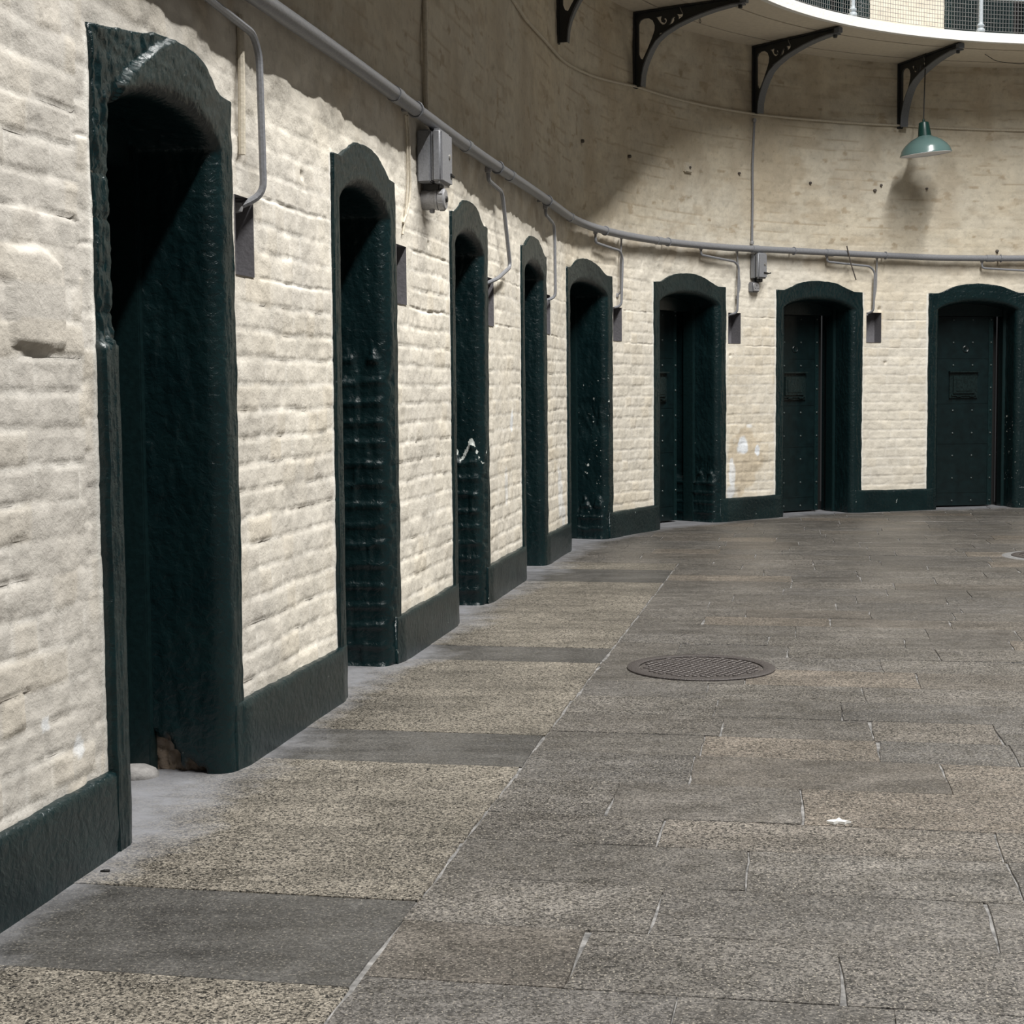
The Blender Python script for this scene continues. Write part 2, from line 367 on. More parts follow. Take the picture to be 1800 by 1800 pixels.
# ------------------------------------------------------------------ the curved wall
def brick(s, z, cz=.088, seed=0, wob=.010):
    zz = z + wob * (fbm(s * 2.2, z * 2.2, seed + 3) - .5) * 2 + .009 * (vn(s * 13, z * 9, seed + 4) - .5)
    k = np.floor(zz / cz); fz = (zz / cz - k) * cz
    dz = np.minimum(fz, cz - fz)
    ln = np.where(_hash(k, k * 0 + 5, seed) > .5, .232, .118)
    ss = s + _hash(k, k * 0, seed + 1) * .3 + .012 * (vn(s * 9, z * 9, seed + 9) - .5)
    j = np.floor(ss / ln); fs = (ss / ln - j) * ln
    dsx = np.minimum(fs, ln - fs)
    rnd = _hash(j, k, seed + 2)
    return dz, dsx, rnd, fz / cz
def build_wall():
    s = np.unique(np.round(np.concatenate([np.arange(-6, 3.3, .15), np.arange(3.3, 18.8, .0125), np.arange(18.8, 24.01, .1)]), 4))
    z = np.unique(np.round(np.concatenate([np.arange(0, 2.6, .0105), np.arange(2.6, 4.45, .0125), np.arange(4.45, 7.6, .12)]), 4))
    extra_s = []; extra_z = []
    for a, z0, z1 in NICHES: extra_s += [a, a + NW]; extra_z += [z0, z1]
    s = np.unique(np.concatenate([s, extra_s])); z = np.unique(np.concatenate([z, extra_z]))
    S, Z = np.meshgrid(s, z)                # rows = z
    SM, ZM = np.meshgrid((s[1:] + s[:-1]) / 2, (z[1:] + z[:-1]) / 2)
    keep = np.ones(SM.shape, bool)
    for off, lst in ((0, DOORS), (UPZ, UPPER)):
        for a, b in lst:
            mid = (a + b) / 2; hw = (b - a) / 2
            top = SH + (CROWN - SH) * g_arch((SM - mid) / hw, off == 0 and a < 5) + off
            keep &= ~((np.abs(SM - mid) < hw - .035) & (ZM < top - .035) & (ZM > off - .05))
    for a, z0, z1 in NICHES:
        keep &= ~((SM > a) & (SM < a + NW) & (ZM > z0) & (ZM < z1))
    d = .020 * (fbm(S * 1.1, Z * 1.3, 1) - .5) + .013 * (fbm(S * 4.5, Z * 6, 2) - .5) + .006 * (fbm(S * 18, Z * 22, 4) - .5)
    d += .026 * (fbm(S * 5.5, Z * 7, 14) - .5) * np.exp(-((Z - 2.28) / .22) ** 2)
    dz, dx, rnd, fz = brick(S, Z)
    low = 1 - sm(1.75, 2.35, Z + .5 * (fbm(S * 1.3, Z * 1.3, 21) - .5))
    smooth_p = sm(.60, .74, fbm(S * 2.3, Z * 1.7, 31))
    Mk = (.42 + .58 * low) * (1 - .6 * smooth_p)
    # large old stone-like courses and patches on the nearest pier
    near = 1 - sm(4.0, 4.2, S)
    dzn, dxn, rndn, fzn = brick(S + .09, Z + .03, .088, 8, .016)
    dz = np.where(near > .5, dzn, dz); dx = np.where(near > .5, dxn * 1.1, dx); rnd = np.where(near > .5, rndn, rnd)
    jd = 1 - sm(.0, .0125, dz); jx = 1 - sm(0, .0125, dx)
    jm = .75 + .6 * sm(.3, .65, fbm(S * 7, Z * 9, 33))
    d += Mk * (-.0047 * jm * np.maximum(jd, .8 * jx) + .0048 * (rnd - .5) + .0025 * (fbm(S * 11, Z * 16, 35) - .5))
    # a proud plaster repair on the nearest pier
    wob = .03 * (fbm(S * 9, Z * 9, 41) - .5)
    e = np.minimum.reduce([S - 3.745 + wob, 4.005 - S + wob, Z - 1.315 + wob * .8, 1.545 - Z + wob - .25 * np.maximum(0, S - 3.92)])
    pm = sm(-.002, .010, e)
    d = d * (1 - pm) + pm * (.011 + .003 * (fbm(S * 8, Z * 8, 43) - .5))
    # chased plaster beside door heads and around niches
    for a, z0, z1 in NICHES:
        r = sm(.10, .03, np.maximum(np.abs(S - a - NW / 2) - NW / 2, np.abs(Z - (z0 + z1) / 2) - (z1 - z0) / 2))
        d = d * (1 - .8 * r)
    # settle near the door paintwork
    for off, lst in ((0, DOORS), (UPZ, UPPER)):
        for a, b in lst:
            r = sm(.05, .0, np.abs(np.abs(S - (a + b) / 2) - (b - a) / 2)) * (Z < off + SH + .02) * (Z > off)
            d = d * (1 - .7 * r)
    for (ps, pz, pr, pd) in [(5.27, 1.95, .016, .03), (16.99, 1.95, .02, .03), (15.13, 1.50, .012, .03), (17.06, 1.44, .012, .03), (11.39, 3.0, .02, .02), (9.43, 3.05, .025, .02), (13.54, 3.10, .018, .02), (12.54, 3.09, .02, .02), (5.9, 1.98, .014, .02), (7.8, 1.9, .015, .02)]:
        d -= pd * np.exp(-((S - ps) ** 2 + (Z - pz) ** 2) / (pr * pr))
    V = PN(S.ravel(), d.ravel(), Z.ravel())
    # paint colour
    base = np.array([.72, .672, .580]); C = np.ones(S.shape + (4,)); C[..., :3] = base
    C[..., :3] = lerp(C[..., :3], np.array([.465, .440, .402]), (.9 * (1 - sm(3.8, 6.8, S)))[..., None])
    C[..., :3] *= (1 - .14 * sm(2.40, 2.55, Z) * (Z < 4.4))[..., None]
    tone = fbm(S * .9, Z * .9, 51)
    ochre = np.array([.66, .56, .40]); grey = np.array([.56, .53, .48])
    C[..., :3] = lerp(C[..., :3], ochre, (.30 * sm(.45, .75, tone) * (S > 9) * (Z < 4.4) + .22 * Mk * sm(.6, 1, rnd))[..., None])
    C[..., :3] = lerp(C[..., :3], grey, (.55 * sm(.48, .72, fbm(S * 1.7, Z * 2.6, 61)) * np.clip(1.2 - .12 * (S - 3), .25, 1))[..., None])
    joint_pale = np.maximum(jd, .8 * jx) * low * (1 - pm) * sm(.35, .6, fbm(S * 6, Z * 8, 36))  # mask lightening the brick joint lines, broken up by noise
    C[..., :3] = lerp(C[..., :3], np.array([.80, .775, .72]), (.42 * joint_pale)[..., None])
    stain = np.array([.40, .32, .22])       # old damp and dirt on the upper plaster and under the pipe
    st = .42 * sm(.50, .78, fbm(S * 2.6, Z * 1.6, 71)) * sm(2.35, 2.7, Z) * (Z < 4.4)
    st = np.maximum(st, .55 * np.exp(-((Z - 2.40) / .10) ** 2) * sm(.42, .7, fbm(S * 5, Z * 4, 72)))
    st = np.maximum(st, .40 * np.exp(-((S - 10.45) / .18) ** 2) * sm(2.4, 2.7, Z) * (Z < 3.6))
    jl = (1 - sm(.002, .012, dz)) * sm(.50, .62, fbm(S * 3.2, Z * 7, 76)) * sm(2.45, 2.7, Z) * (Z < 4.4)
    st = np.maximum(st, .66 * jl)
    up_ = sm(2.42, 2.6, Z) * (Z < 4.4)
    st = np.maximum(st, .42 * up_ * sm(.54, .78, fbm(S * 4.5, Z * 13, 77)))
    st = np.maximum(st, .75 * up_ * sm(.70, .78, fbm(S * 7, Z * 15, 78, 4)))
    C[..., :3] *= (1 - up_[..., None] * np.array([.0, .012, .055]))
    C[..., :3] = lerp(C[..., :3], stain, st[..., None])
    ww = fbm(S * 14, Z * 11, 81)
    def patch(cs, cz, rs, rz, k=1.):
        return k * sm(1.15, .85, np.hypot((S - cs) / rs, (Z - cz) / rz) + .9 * (ww - .5))
    bl = np.maximum.reduce([patch(15.30, .68, .07, .085), patch(15.50, .63, .03, .05), patch(15.16, .42, .045, .14, .8), patch(15.15, .27, .07, .06, .7), patch(15.40, .86, .04, .02, .6), patch(9.93, 1.02, .04, .07, .8), patch(11.80, .45, .09, .22, .5), patch(11.9, .3, .08, .12, .45),
                            patch(4.02, .32, .02, .025, .6), patch(3.85, .41, .02, .02, .6), patch(9.75, .62, .05, .1, .4)])
    C[..., :3] = lerp(C[..., :3], np.array([.80, .83, .86]), bl[..., None])
    tan = patch(15.33, .55, .2, .32, .75) * (1 - bl)
    C[..., :3] = lerp(C[..., :3], np.array([.58, .49, .36]), tan[..., None])
    # crisp white cut-in edge next to the green paintwork
    for a, b in DOORS:
        r = sm(.028, .012, np.abs(np.abs(S - (a + b) / 2) - (b - a) / 2)) * (Z < SH)
        C[..., :3] = lerp(C[..., :3], np.array([.80, .78, .72]), .8 * r[..., None])
    uv = np.stack([S.ravel(), Z.ravel()], -1)
    f = grid_faces(len(z), len(s), keep)
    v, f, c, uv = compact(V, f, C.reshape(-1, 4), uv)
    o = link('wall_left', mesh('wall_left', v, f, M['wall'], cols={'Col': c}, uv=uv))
    tag(o, 'long cream whitewashed brick wall bending round the end of the hall', 'wall', kind='structure')
    for a, z0, z1 in NICHES:
        b = MB(); dpt = .11
        q = [(a, z0), (a + NW, z0), (a + NW, z1), (a, z1)]
        A = [P(u, .004, w) for u, w in q]; B = [P(u, -dpt, w) for u, w in q]
        b.strip([A, B], close=True); vv = [b.bm.verts.new(p) for p in B]; b.bm.faces.new(vv)
        n = b.build('niche', M['niche'], o, smooth=False); n['label'] = 'grey painted recess'
    for (a, zz) in [(16.153, 3.107), (16.985, 3.125), (16.915, 3.074), (17.488, 3.109), (13.542, 3.103), (12.535, 3.09), (15.242, 3.131), (18.239, 2.52)]:
        b = MB(); r = .012 + .006 * random.random()
        b.lathe([(r, 0), (r * .9, .02), (r * .4, .024)], 8, mtx=frame(a, .0, zz) @ Matrix.Rotation(math.pi / 2, 4, 'X'), cap1=True)
        b.build('anchor_stub', M['rust'], o)
    return o
wall = build_wall()

# ------------------------------------------------------------------ doors
def outer_line(a, b, n):
    mid = (a + b) / 2; hw = (b - a) / 2
    xs = np.linspace(-1, 1, 201); us = mid + xs * hw; vs_ = SH + (CROWN - SH) * g_arch(xs, b < 5.5)
    pu = np.concatenate([[a], us, [b]]); pv = np.concatenate([[SPRING], vs_, [SPRING]])
    L_ = np.concatenate([[0], np.cumsum(np.hypot(np.diff(pu), np.diff(pv)))]); t = np.linspace(0, L_[-1], n)
    i0 = np.abs(t - L_[1]).argmin(); t[i0] = L_[1]; i1 = np.abs(t - L_[-2]).argmin(); t[i1] = L_[-2]
    return np.interp(t, L_, pu), np.interp(t, L_, pv)
RD = .245                                  # depth of the reveal up to the door frame
def surround(idx, a, b, base, parent, opt):
    il, ir = a + BAND, b - BAND
    nj = int(SPRING / .0125); nh = 130
    v = np.linspace(0, SPRING, nj)
    ou, ov = outer_line(a, b, nh)
    x = np.linspace(-1, 1, nh); iu = (il + ir) / 2 + x * (ir - il) / 2; iv = SPRING + (ICROWN - SPRING) * (1 - x ** 2) ** .75
    OU = np.concatenate([np.full(nj, a), ou[1:-1], np.full(nj, b)]); OV = np.concatenate([v, ov[1:-1], v[::-1]])
    IU = np.concatenate([np.full(nj, il), iu[1:-1], np.full(nj, ir)]); IV = np.concatenate([v, iv[1:-1], v[::-1]])
    NT = len(OU); sd = idx * 17 + 100
    side = np.where(np.arange(NT) < nj, -1, np.where(np.arange(NT) >= NT - nj, 1, 0))
    arc = np.arange(NT) * .0125
    nu, nv = IU - OU, IV - OV; ln = np.hypot(nu, nv); nu, nv = nu / ln, nv / ln
    r = .060; proud = .013
    secs = [('o', 0, -.035), ('o', 0, proud - .004)] + [('b', t, proud) for t in np.linspace(0.02, 1, 15)]
    secs += [('c', t, 0) for t in np.linspace(.12, 1, 8)] + [('r', t, 0) for t in np.linspace(.06, 1, 20)] + [('r', 1.7, 0), ('r', 2.1, 0)]
    rows = []; wear = []; tint = []
    ojit = .010 * (fbm(arc * 11, arc * 0, sd + 1) - .5) + .010 * (fbm(arc * 2.2, arc * 0, sd + 2) - .5)
    hewn = opt.get('hewn', 0.)
    for k, (ty, t, w) in enumerate(secs):
        bw = ln - r
        nz = fbm(arc * 9, np.full(NT, k * .35), sd + 5) - .5
        nz2 = fbm(arc * 34, np.full(NT, k * .9), sd + 6) - .5
        if ty in 'ob':
            dist = bw * t; ww = w + .008 * nz * (ty == 'b') + .003 * nz2
        elif ty == 'c':
            an = t * math.pi / 2; dist = bw + r * math.sin(an); ww = proud - r * (1 - math.cos(an)); ww = ww + .005 * nz
            dist = dist + .003 * nz2
        else:
            dist = ln + 0. + .010 * nz * min(1, t * 3) * (t <= 1) + .007 * nz2 * (t <= 1); ww = np.full(NT, proud - r - t * (RD + proud - r))
        dist = dist + np.zeros(NT); ww = ww + np.zeros(NT)
        if ty in 'ob': dist = dist + ojit * (1 - t)
        U = OU + nu * dist; Vv = OV + nv * dist
        # bare brick showing under the gloss paint
        wr = np.zeros(NT) + .22; tn = np.zeros((NT, 4)); tn[:, :3] = .3
        if opt.get('brick') and ty in 'cr':
            lim = opt['brick'] + .05 * np.sin(k * .55) + .05 * (fbm(arc * 6, np.full(NT, k * .4), sd + 8) - .5)
            bm_ = (side == 1) * sm(.0, .02, lim - Vv)
            dpt = np.zeros(NT) + (t * RD if ty == 'r' else 0)
            dz_, dx_, rn_, _ = brick(dpt + .3, Vv, .089, sd, .008)
            jt = np.maximum(1 - sm(.002, .014, dz_), .5 * (1 - sm(0, .01, dx_)) * (ty == 'r'))
            amt = bm_ * (-.012 - .012 * jt + .010 * (rn_ - .5) + .010 * nz2)
            if ty == 'c': ww = ww + amt * math.cos(t * 1.57) * .6; U = U - nu * amt * math.sin(t * 1.57)
            else: U = U - nu * amt * min(1., 1.)
            edge = (side == 1) * np.exp(-((Vv - lim) / .02) ** 2); wr = wr + opt.get('edgewear', .0) * edge
        if hewn and ty in 'obc':
            arcpos = np.arange(NT) / NT; lim = 1.335
            hd = ((side == -1) & (Vv > lim + .05 * (fbm(arc * 9, np.full(NT, k * .3), 5) - .5))) | ((side == 0) & (U < 4.70 - .36 * (t if ty == 'b' else (1. if ty == 'c' else 0.)) + .04 * (fbm(arc * 12, np.full(NT, k * .6), 6) - .5)))
            hd = hd * 1.
            rough = .034 * (fbm(U * 42, Vv * 14, 77) - .5) + .022 * (fbm(U * 70, Vv * 55, 78) - .5)
            cs = np.abs(((Vv + .01 * nz) % .118) - .059) > .053
            if k > 0:
                ww = np.where(hd > .5, ww - .004 + .5 * rough - .006 * cs * (side == -1), ww + .014 * (k > 1) * (side != 1) * sm(5.08, 4.9, U))
                eg = (np.abs(np.gradient(hd)) > 0) * 1.; eg = np.maximum.reduce([eg, np.roll(eg, 1)])
                tn[:, :3] = np.array([.16, .18, .18]); tn[:, 3] = eg * (.5 * (side == 0) + .3 * (side == -1)) * sm(.3, .6, fbm(arc * 30, np.full(NT, k * .7), 91))
            if k >= 4: U = U + hd * nu * (.012 * (fbm(arc * 16, arc * 0, 79) - .6))
        for (sd_, v0, v1, k0, amt_) in opt.get('chips', []):
            kk = k0 + (6 if k0 > 2 else 0)
            wr = wr + (side == sd_) * sm(v0 - .12, v0, Vv) * sm(v1 + .12, v1, Vv) * amt_ * (k >= kk)
        if opt.get('rough') and ty in 'cr':
            v0, v1 = opt['rough']; q = (side == 1) * sm(v0 - .05, v0 + .03, Vv) * sm(v1 + .05, v1 - .03, Vv)
            U = U + nu * q * (.022 * (fbm(arc * 20, np.full(NT, k * .8), sd + 9) - .5)) + nu * q * -.008
        if opt.get('hole') and ty in 'cr':
            q = (side == 1) * sm(0, .012, .135 * (1.05 * min(1.0, t if ty == 'r' else 0.) ** 1.5 + .02) - Vv + .09 * nz + .04 * nz2)
            q = q * (ty == 'r') * (t > .15) * (t <= 1)
            U = U - nu * q * (.035 + .05 * nz2 + .04 * nz)
            tn[:, 3] = q; tn[:, :3] = np.array([.20, .155, .115]) * (1 + 1.6 * nz2[:, None] + .8 * nz[:, None])
        rows.append(PN(U, ww, Vv + base)); wear.append(wr); tint.append(tn)
    Vx = np.stack(rows).reshape(-1, 3)
    f = grid_faces(len(secs), NT)[:, ::-1]
    o = link('door_surround', mesh('door_surround', Vx, f, M['green'], cols={'Tint': np.stack(tint).reshape(-1, 4)}, floats={'Wear': np.stack(wear).ravel()}), parent)
    return o

def wall_box(b, s0, s1, o0, o1, z0, z1, bev=0.):
    mid = (s0 + s1) / 2; mt = frame(mid, 0, 0)
    b.box((s0 - mid, -o1, z0), (s1 - mid, -o0, z1), bev, mt); return b
PROTO = {}
def rivet_mesh():
    b = MB(); b.lathe([(.011, 0), (.0105, .004), (.007, .008), (.001, .0095)], 10, mtx=Matrix.Rotation(math.pi / 2, 4, 'X'), cap1=True)
    o = b.build('rivet', M['brasspaint']); me = o.data; bpy.data.objects.remove(o); return me
M['brasspaint'] = simple('worn_green_rivet', (.035, .048, .047), .3)
M['leaf'] = simple('dark_green_iron_paint', (.0030, .0098, .0108), .34, bump=.12, scale=14, var=.3)
M['hatchpaint'] = simple('worn_dark_green_hatch_paint', (.0075, .0150, .0150), .28, bump=.25, scale=50, var=.4)
M['jambpaint'] = simple('dark_green_timber_paint', (.0045, .0150, .0160), .34, bump=.15, scale=50, var=.25)
RIV = rivet_mesh()
DESC = ['nearest dark green cell doorway with hacked rough left jamb and arch', 'second nearest cell doorway, its jamb bare glossy dark green brick below half height',
        'third cell doorway from the camera with white chips above bare lower brick', 'fourth cell doorway, the narrowest looking one where the wall starts to bend',
        'fifth cell doorway, its right jamb spattered with white paint chips', 'cell doorway left of the pier with the square socket box',
        'cell doorway right of the pier with the square socket box', 'cell doorway at the far right with the closed riveted door and hatch showing']
OPT = [dict(hewn=1, hole=1, chips=[(1, .0, .35, 20, .06)]), dict(brick=1.34, edgewear=.10, chips=[(1, .0, .12, 8, .08)]),
       dict(brick=.86, edgewear=.32, chips=[(1, .92, 1.12, 14, .13), (1, 0, .2, 12, .06), (1, 1.3, 1.7, 9, .05)]), dict(chips=[(1, 0., .4, 14, .05)]),
       dict(rough=(.85, 1.1), chips=[(1, .15, 1.3, 11, .12), (-1, 0, 2, 3, .05), (1, 1.4, 1.95, 8, .04)], brick=.30), dict(brick=.42, rough=(.4, .55), chips=[(1, .05, .7, 11, .06), (-1, 1.6, 2., 3, .06)]),
       dict(chips=[(1, .4, 1.2, 10, .04)]), dict(chips=[(1, .3, .9, 12, .09), (1, .2, 1.8, 6, .06)])]
def door(n, a, b, base=0., leafdetail=True, opt=None, label=None, ldep=.285):
    mid = (a + b) / 2
    root = empty('door_%d' % n, Matrix.Translation(P(mid, 0, base)))
    tag(root, label, 'doorway', kind='structure')
    inv = root.matrix_world.inverted()
    def par(o): o.parent = root; o.matrix_parent_inverse = inv; return o
    par(surround(n, a, b, base, None, opt or {}))
    il, ir = a + BAND, b - BAND
    m_ = MB(); wall_box(m_, il - .03, il + .03, -.34, -RD, base, base + 2.0, .004); par(m_.build('door_jamb', M['jambpaint']))
    m_ = MB(); wall_box(m_, ir - .028, ir + .03, -.36, -RD, base, base + 2.0, .004); par(m_.build('door_jamb', M['jambpaint']))
    m_ = MB(); wall_box(m_, il - .03, ir + .03, -.36, -RD - .02, base + 1.90, base + 2.06, .004); par(m_.build('door_head', M['jambpaint']))
    m_ = MB(); wall_box(m_, il - .03, ir + .03, -.50, -.46, base, base + 2.05); par(m_.build('door_backing', M['black']))  # added black panel: blocks stray light and keeps the gap beside the leaf dark
    # leaf: sheet iron on boards, with a raised edge strip
    l0, l1 = il + .034, ir - .088
    w = l1 - l0; H = 1.885
    mt = frame((l0 + l1) / 2, -ldep, base + .012)
    bb = MB(); bb.box((-w / 2, 0, 0), (w / 2, .05, H), .003)
    for k, zz in enumerate((.13, .62, 1.02, 1.47)): bb.box((-w / 2 + .004, -.003, zz), (w / 2 - .004, .003, zz + .008), .001)
    leaf = par(bb.build('door_leaf', M['leaf'])); leaf.data.transform(mt)
    bb = MB(); bb.box((w / 2 - .048, -.008, 0), (w / 2, .0, H), .002)
    st = bb.build('edge_strip', M['jambpaint'], leaf); st.data.transform(mt)
    if leafdetail:
        for iz in range(9):
            for ix in range(3):
                xx = w / 2 - (.42, .215, .022)[ix]; zz = .05 + iz * .2255
                if zz > H - .03: continue
                if 1.06 < zz < 1.34 and ix < 2: continue
                rv = link('rivet', RIV, leaf, mt @ Matrix.Translation((xx, -.008 if ix == 2 else 0, zz)))
        hx0, hx1, hz0, hz1 = w / 2 - .465, w / 2 - .165, 1.075, 1.335
        hb = MB(); hb.box((hx0, -.016, hz0), (hx1, .002, hz1), .003); hb.box((hx0 - .006, -.045, hz1 - .004), (hx1 + .006, 0, hz1 + .012), .003)
        hatch = hb.build('hatch', M['hatchpaint'], leaf); hatch.data.transform(mt)
        hb = MB(); hb.box((hx0 + .035, -.032, hz0 + .045), (hx1 - .035, -.008, hz1 - .035), .004); hb.box((hx0 + .06, -.037, hz0 + .07), (hx1 - .06, -.03, hz1 - .06), .003)
        for q in (0, 1):
            xq = (hx0 + .07, hx1 - .09)[q]; hb.box((xq, -.034, hz0 + .012), (xq + .05, -.012, hz0 + .030), .004)
        hb.box((hx0 + .02, -.03, hz0 + .024), (hx1 - .02, -.014, hz0 + .034), .002)
        o = hb.build('hatch_flap', M['hatchpaint'], leaf); o.data.transform(mt)
        hb = MB(); hb.lathe([(.034, 0), (.034, .006), (.028, .010), (.022, .006), (.001, .004)], 20, mtx=mt @ Matrix.Translation((w / 2 - .29, 0, 1.565)) @ Matrix.Rotation(math.pi / 2, 4, 'X'))
        hb.build('spyhole', M['leaf'], leaf)
    return root
for i, (a, b) in enumerate(DOORS): door(i + 1, a, b, 0., True, OPT[i], DESC[i], .285 if i in (7,) else .355)
for i, (a, b) in enumerate(UPPER): door(i + 9, a, b, UPZ, False, {}, ['dark doorway on the gallery behind the wire railing, left of the pale pier', 'dark doorway on the gallery behind the wire railing, right of the pale pier'][i])

# ------------------------------------------------------------------ skirting of dark green render between the doors
def plinth(s0, s1, i, lab):
    s = np.arange(s0, s1 + .001, max(.01, (s1 - s0) / max(4, int((s1 - s0) / .0125)))); n = len(s)
    sd = 300 + i; top = .212 + .012 * (fbm(s * 7, s * 0, sd) - .5) + .012 * (fbm(s * 1.5, s * 0, sd + 1) - .5)
    rows = []
    for j, (o, zf) in enumerate([(-.03, 1.02), (.006, 1.0), (.020, .985), (.026, .94)] + [(.027, q) for q in np.linspace(.86, .04, 10)] + [(.028, -.05)]):
        nz = .006 * (fbm(s * 9, np.full(n, j * .4), sd + 3) - .5)
        tp = np.minimum(sm(0, .10, s - s0), sm(0, .10, s1 - s)); rows.append(PN(s, np.minimum(o, .014) * (1 - tp) + o * tp + nz * (j > 0), top * zf))
    f = grid_faces(len(rows), n)
    V = np.stack(rows).reshape(-1, 3); wr = np.full(len(V), .20)
    # end caps
    nr = len(rows)
    idx0 = [j * n for j in range(nr)]; idx1 = [j * n + n - 1 for j in range(nr)]
    faces = [tuple(q) for q in f.tolist()] + [tuple(idx0), tuple(idx1[::-1])]
    tn = np.zeros((len(V), 4))
    me = mesh('baseboard', V, faces, M['green'], cols={'Tint': tn}, floats={'Wear': wr + .16 * (np.tile(np.arange(n), nr) % 37 < 2) * (np.repeat(np.arange(nr), n) > 2)})
    o = link('baseboard_left' if i == 0 else 'baseboard_left.%03d' % i, me); tag(o, lab, 'skirting', kind='structure'); return o
edges = [-6.0] + [q for d in DOORS for q in d] + [24.0]
PL = ['nearest', 'second', 'third', 'fourth', 'fifth', 'sixth', 'seventh', 'eighth', 'ninth']
WH = ['before the nearest doorway', 'between the nearest doorway and the bare brick one', 'under the pier with the round socket', 'between the third and fourth doorways', 'short one where the wall begins to bend', 'between the chipped doorway and the next', 'under the pier with the square socket box', 'under the pier before the riveted door', 'beyond the riveted door']
for i in range(9): plinth(edges[2 * i] + (-.0 if i == 0 else -.075), edges[2 * i + 1] + .075, i, 'dark green rendered skirting ' + WH[i])

# ------------------------------------------------------------------ floor of granite flags
def T2(t, w): return O2 + TD * t + WD * w
def build_floor():
    verts = []; faces = []; cols = []; rng = random.Random(11)
    def slab(t0, t1, w0, w1, col, spk, gap=.006, dz=0., tilt=0.):
        t0 += gap * rng.uniform(.1, .6); t1 -= gap * rng.uniform(.1, .6); w0 += gap * rng.uniform(.5, 1.2); w1 -= gap * rng.uniform(.5, 1.2)
        ring = []; sd = rng.randint(0, 9999); jit = .004
        nt_ = max(2, int((t1 - t0) / .07)); nw_ = max(2, int((w1 - w0) / .07))
        pts = [(t0, w0 + (w1 - w0) * k / nw_) for k in range(nw_)] + [(t0 + (t1 - t0) * k / nt_, w1) for k in range(nt_)] + [(t1, w1 + (w0 - w1) * k / nw_) for k in range(nw_)] + [(t1 + (t0 - t1) * k / nt_, w0) for k in range(nt_)]
        tc_, wc_ = (t0 + t1) / 2, (w0 + w1) / 2
        skew = rng.uniform(-.006, .006)
        for (t, w) in pts:
            q = 1. ; t += rng.uniform(-1, 1) * jit * .6 ; w += rng.uniform(-1, 1) * jit * .8 + skew * (t - tc_) / (t1 - t0 + .01) * 2
            z = dz + tilt * (w - wc_)
            ring.append((t, w, z))
        n = len(ring); b0 = len(verts)
        for (t, w, z) in ring: p = T2(t, w); verts.append((p[0], p[1], z)); cols.append((*col, spk))
        for (t, w, z) in ring:
            k = .002 / max(.05, math.hypot(t - tc_, w - wc_)); p = T2(t + (t - tc_) * k * 3, w + (w - wc_) * k * 3); verts.append((p[0], p[1], -.012)); cols.append((*col, spk))
        faces.append(tuple(range(b0 + n - 1, b0 - 1, -1)))
        for k in range(n): faces.append((b0 + k, b0 + (k + 1) % n, b0 + n + (k + 1) % n, b0 + n + k))
    def tone():
        base = rng.choice([(.152, .139, .125), (.144, .133, .121), (.160, .142, .123), (.138, .129, .120), (.152, .140, .126)])
        k = rng.uniform(.88, 1.12) * .455; return tuple(c * k for c in base)
    # border strip along the wall
    ts = [-3, -2, -1, 0, .9, 1.7, 2.45, 3.37, 3.92, 4.42, 4.75, 5.28, 5.75, 6.40, 7.24, 7.65, 8.84, 9.6, 10.2, 10.9, 11.5]
    smooth = {3.37, 5.28, 7.24, 10.2}
    for t0, t1 in zip(ts, ts[1:]):
        if t0 in smooth: slab(t0, t1, -.75, .895, (.052, .050, .047), .35, .004, rng.uniform(-.002, 0))
        else:
            k = rng.uniform(.9, 1.1); slab(t0, t1, -.75, .895, (.096 * k, .086 * k, .071 * k), 1.0, .003, rng.uniform(-.001, .001))
    rows = [-3, -2.2, -1.5, -.8, -.1, .55, 1.15, 1.7, 2.2, 2.66, 3.08, 3.43, 3.78, 4.12, 4.455, 4.73, 5.13, 5.52, 5.83, 6.16, 6.50, 6.82, 7.18, 7.5, 7.83, 8.12, 8.46, 8.76, 9.05, 9.38, 9.7, 10.02, 10.34, 10.66, 11.0, 11.32]
    t = rows[-1]
    while t < 17.4: t += rng.uniform(.29, .36); rows.append(t)
    J = {3.08: [1.551, 1.972], 3.43: [1.324, 1.873, 2.5], 3.78: [1.461, 2.209], 4.12: [1.656, 2.3], 4.455: [1.408, 2.294], 4.73: [1.236, 1.785, 2.6], 5.13: [1.439, 2.218], 5.52: [2.03, 1.45], 7.18: [1.45, 2.106], 7.5: [1.2, 1.7, 2.367], 8.46: [1.256, 1.9, 2.5], 9.05: [1.243, 1.94, 2.6]}
    for t0, t1 in zip(rows, rows[1:]):
        w = .90 if t0 < 11.3 else -.75 - .2 * rng.random()
        js = [w] + J.get(t0, [])
        js = sorted(js)
        while js[-1] < 11.3: js.append(js[-1] + rng.uniform(.42, .85))
        for w0, w1 in zip(js, js[1:]):
            c = tone(); spk = rng.uniform(.55, 1.0)
            if rng.random() < .10: c = (.088, .075, .062); spk = .9
            slab(t0, t1, w0, w1, c, spk, .0045, rng.uniform(-.0012, .0012), rng.uniform(-.002, .002))
    o = link('floor', mesh('floor', verts, faces, M['floor'], smooth=False, cols={'Col': cols}))
    tag(o, 'worn speckled granite flagstone floor laid in rows', 'floor', kind='structure')
    A = [T2(t, w) for t, w in ((-3.2, -1.0), (-3.2, 11.6), (17.6, 11.6), (17.6, -1.0))]
    g = MB(); vv = [g.bm.verts.new((p[0], p[1], -.0045)) for p in A]; g.bm.faces.new(vv)
    gm = g.build('mortar_bed', M['grout'], o)
    return o
floor = build_floor()

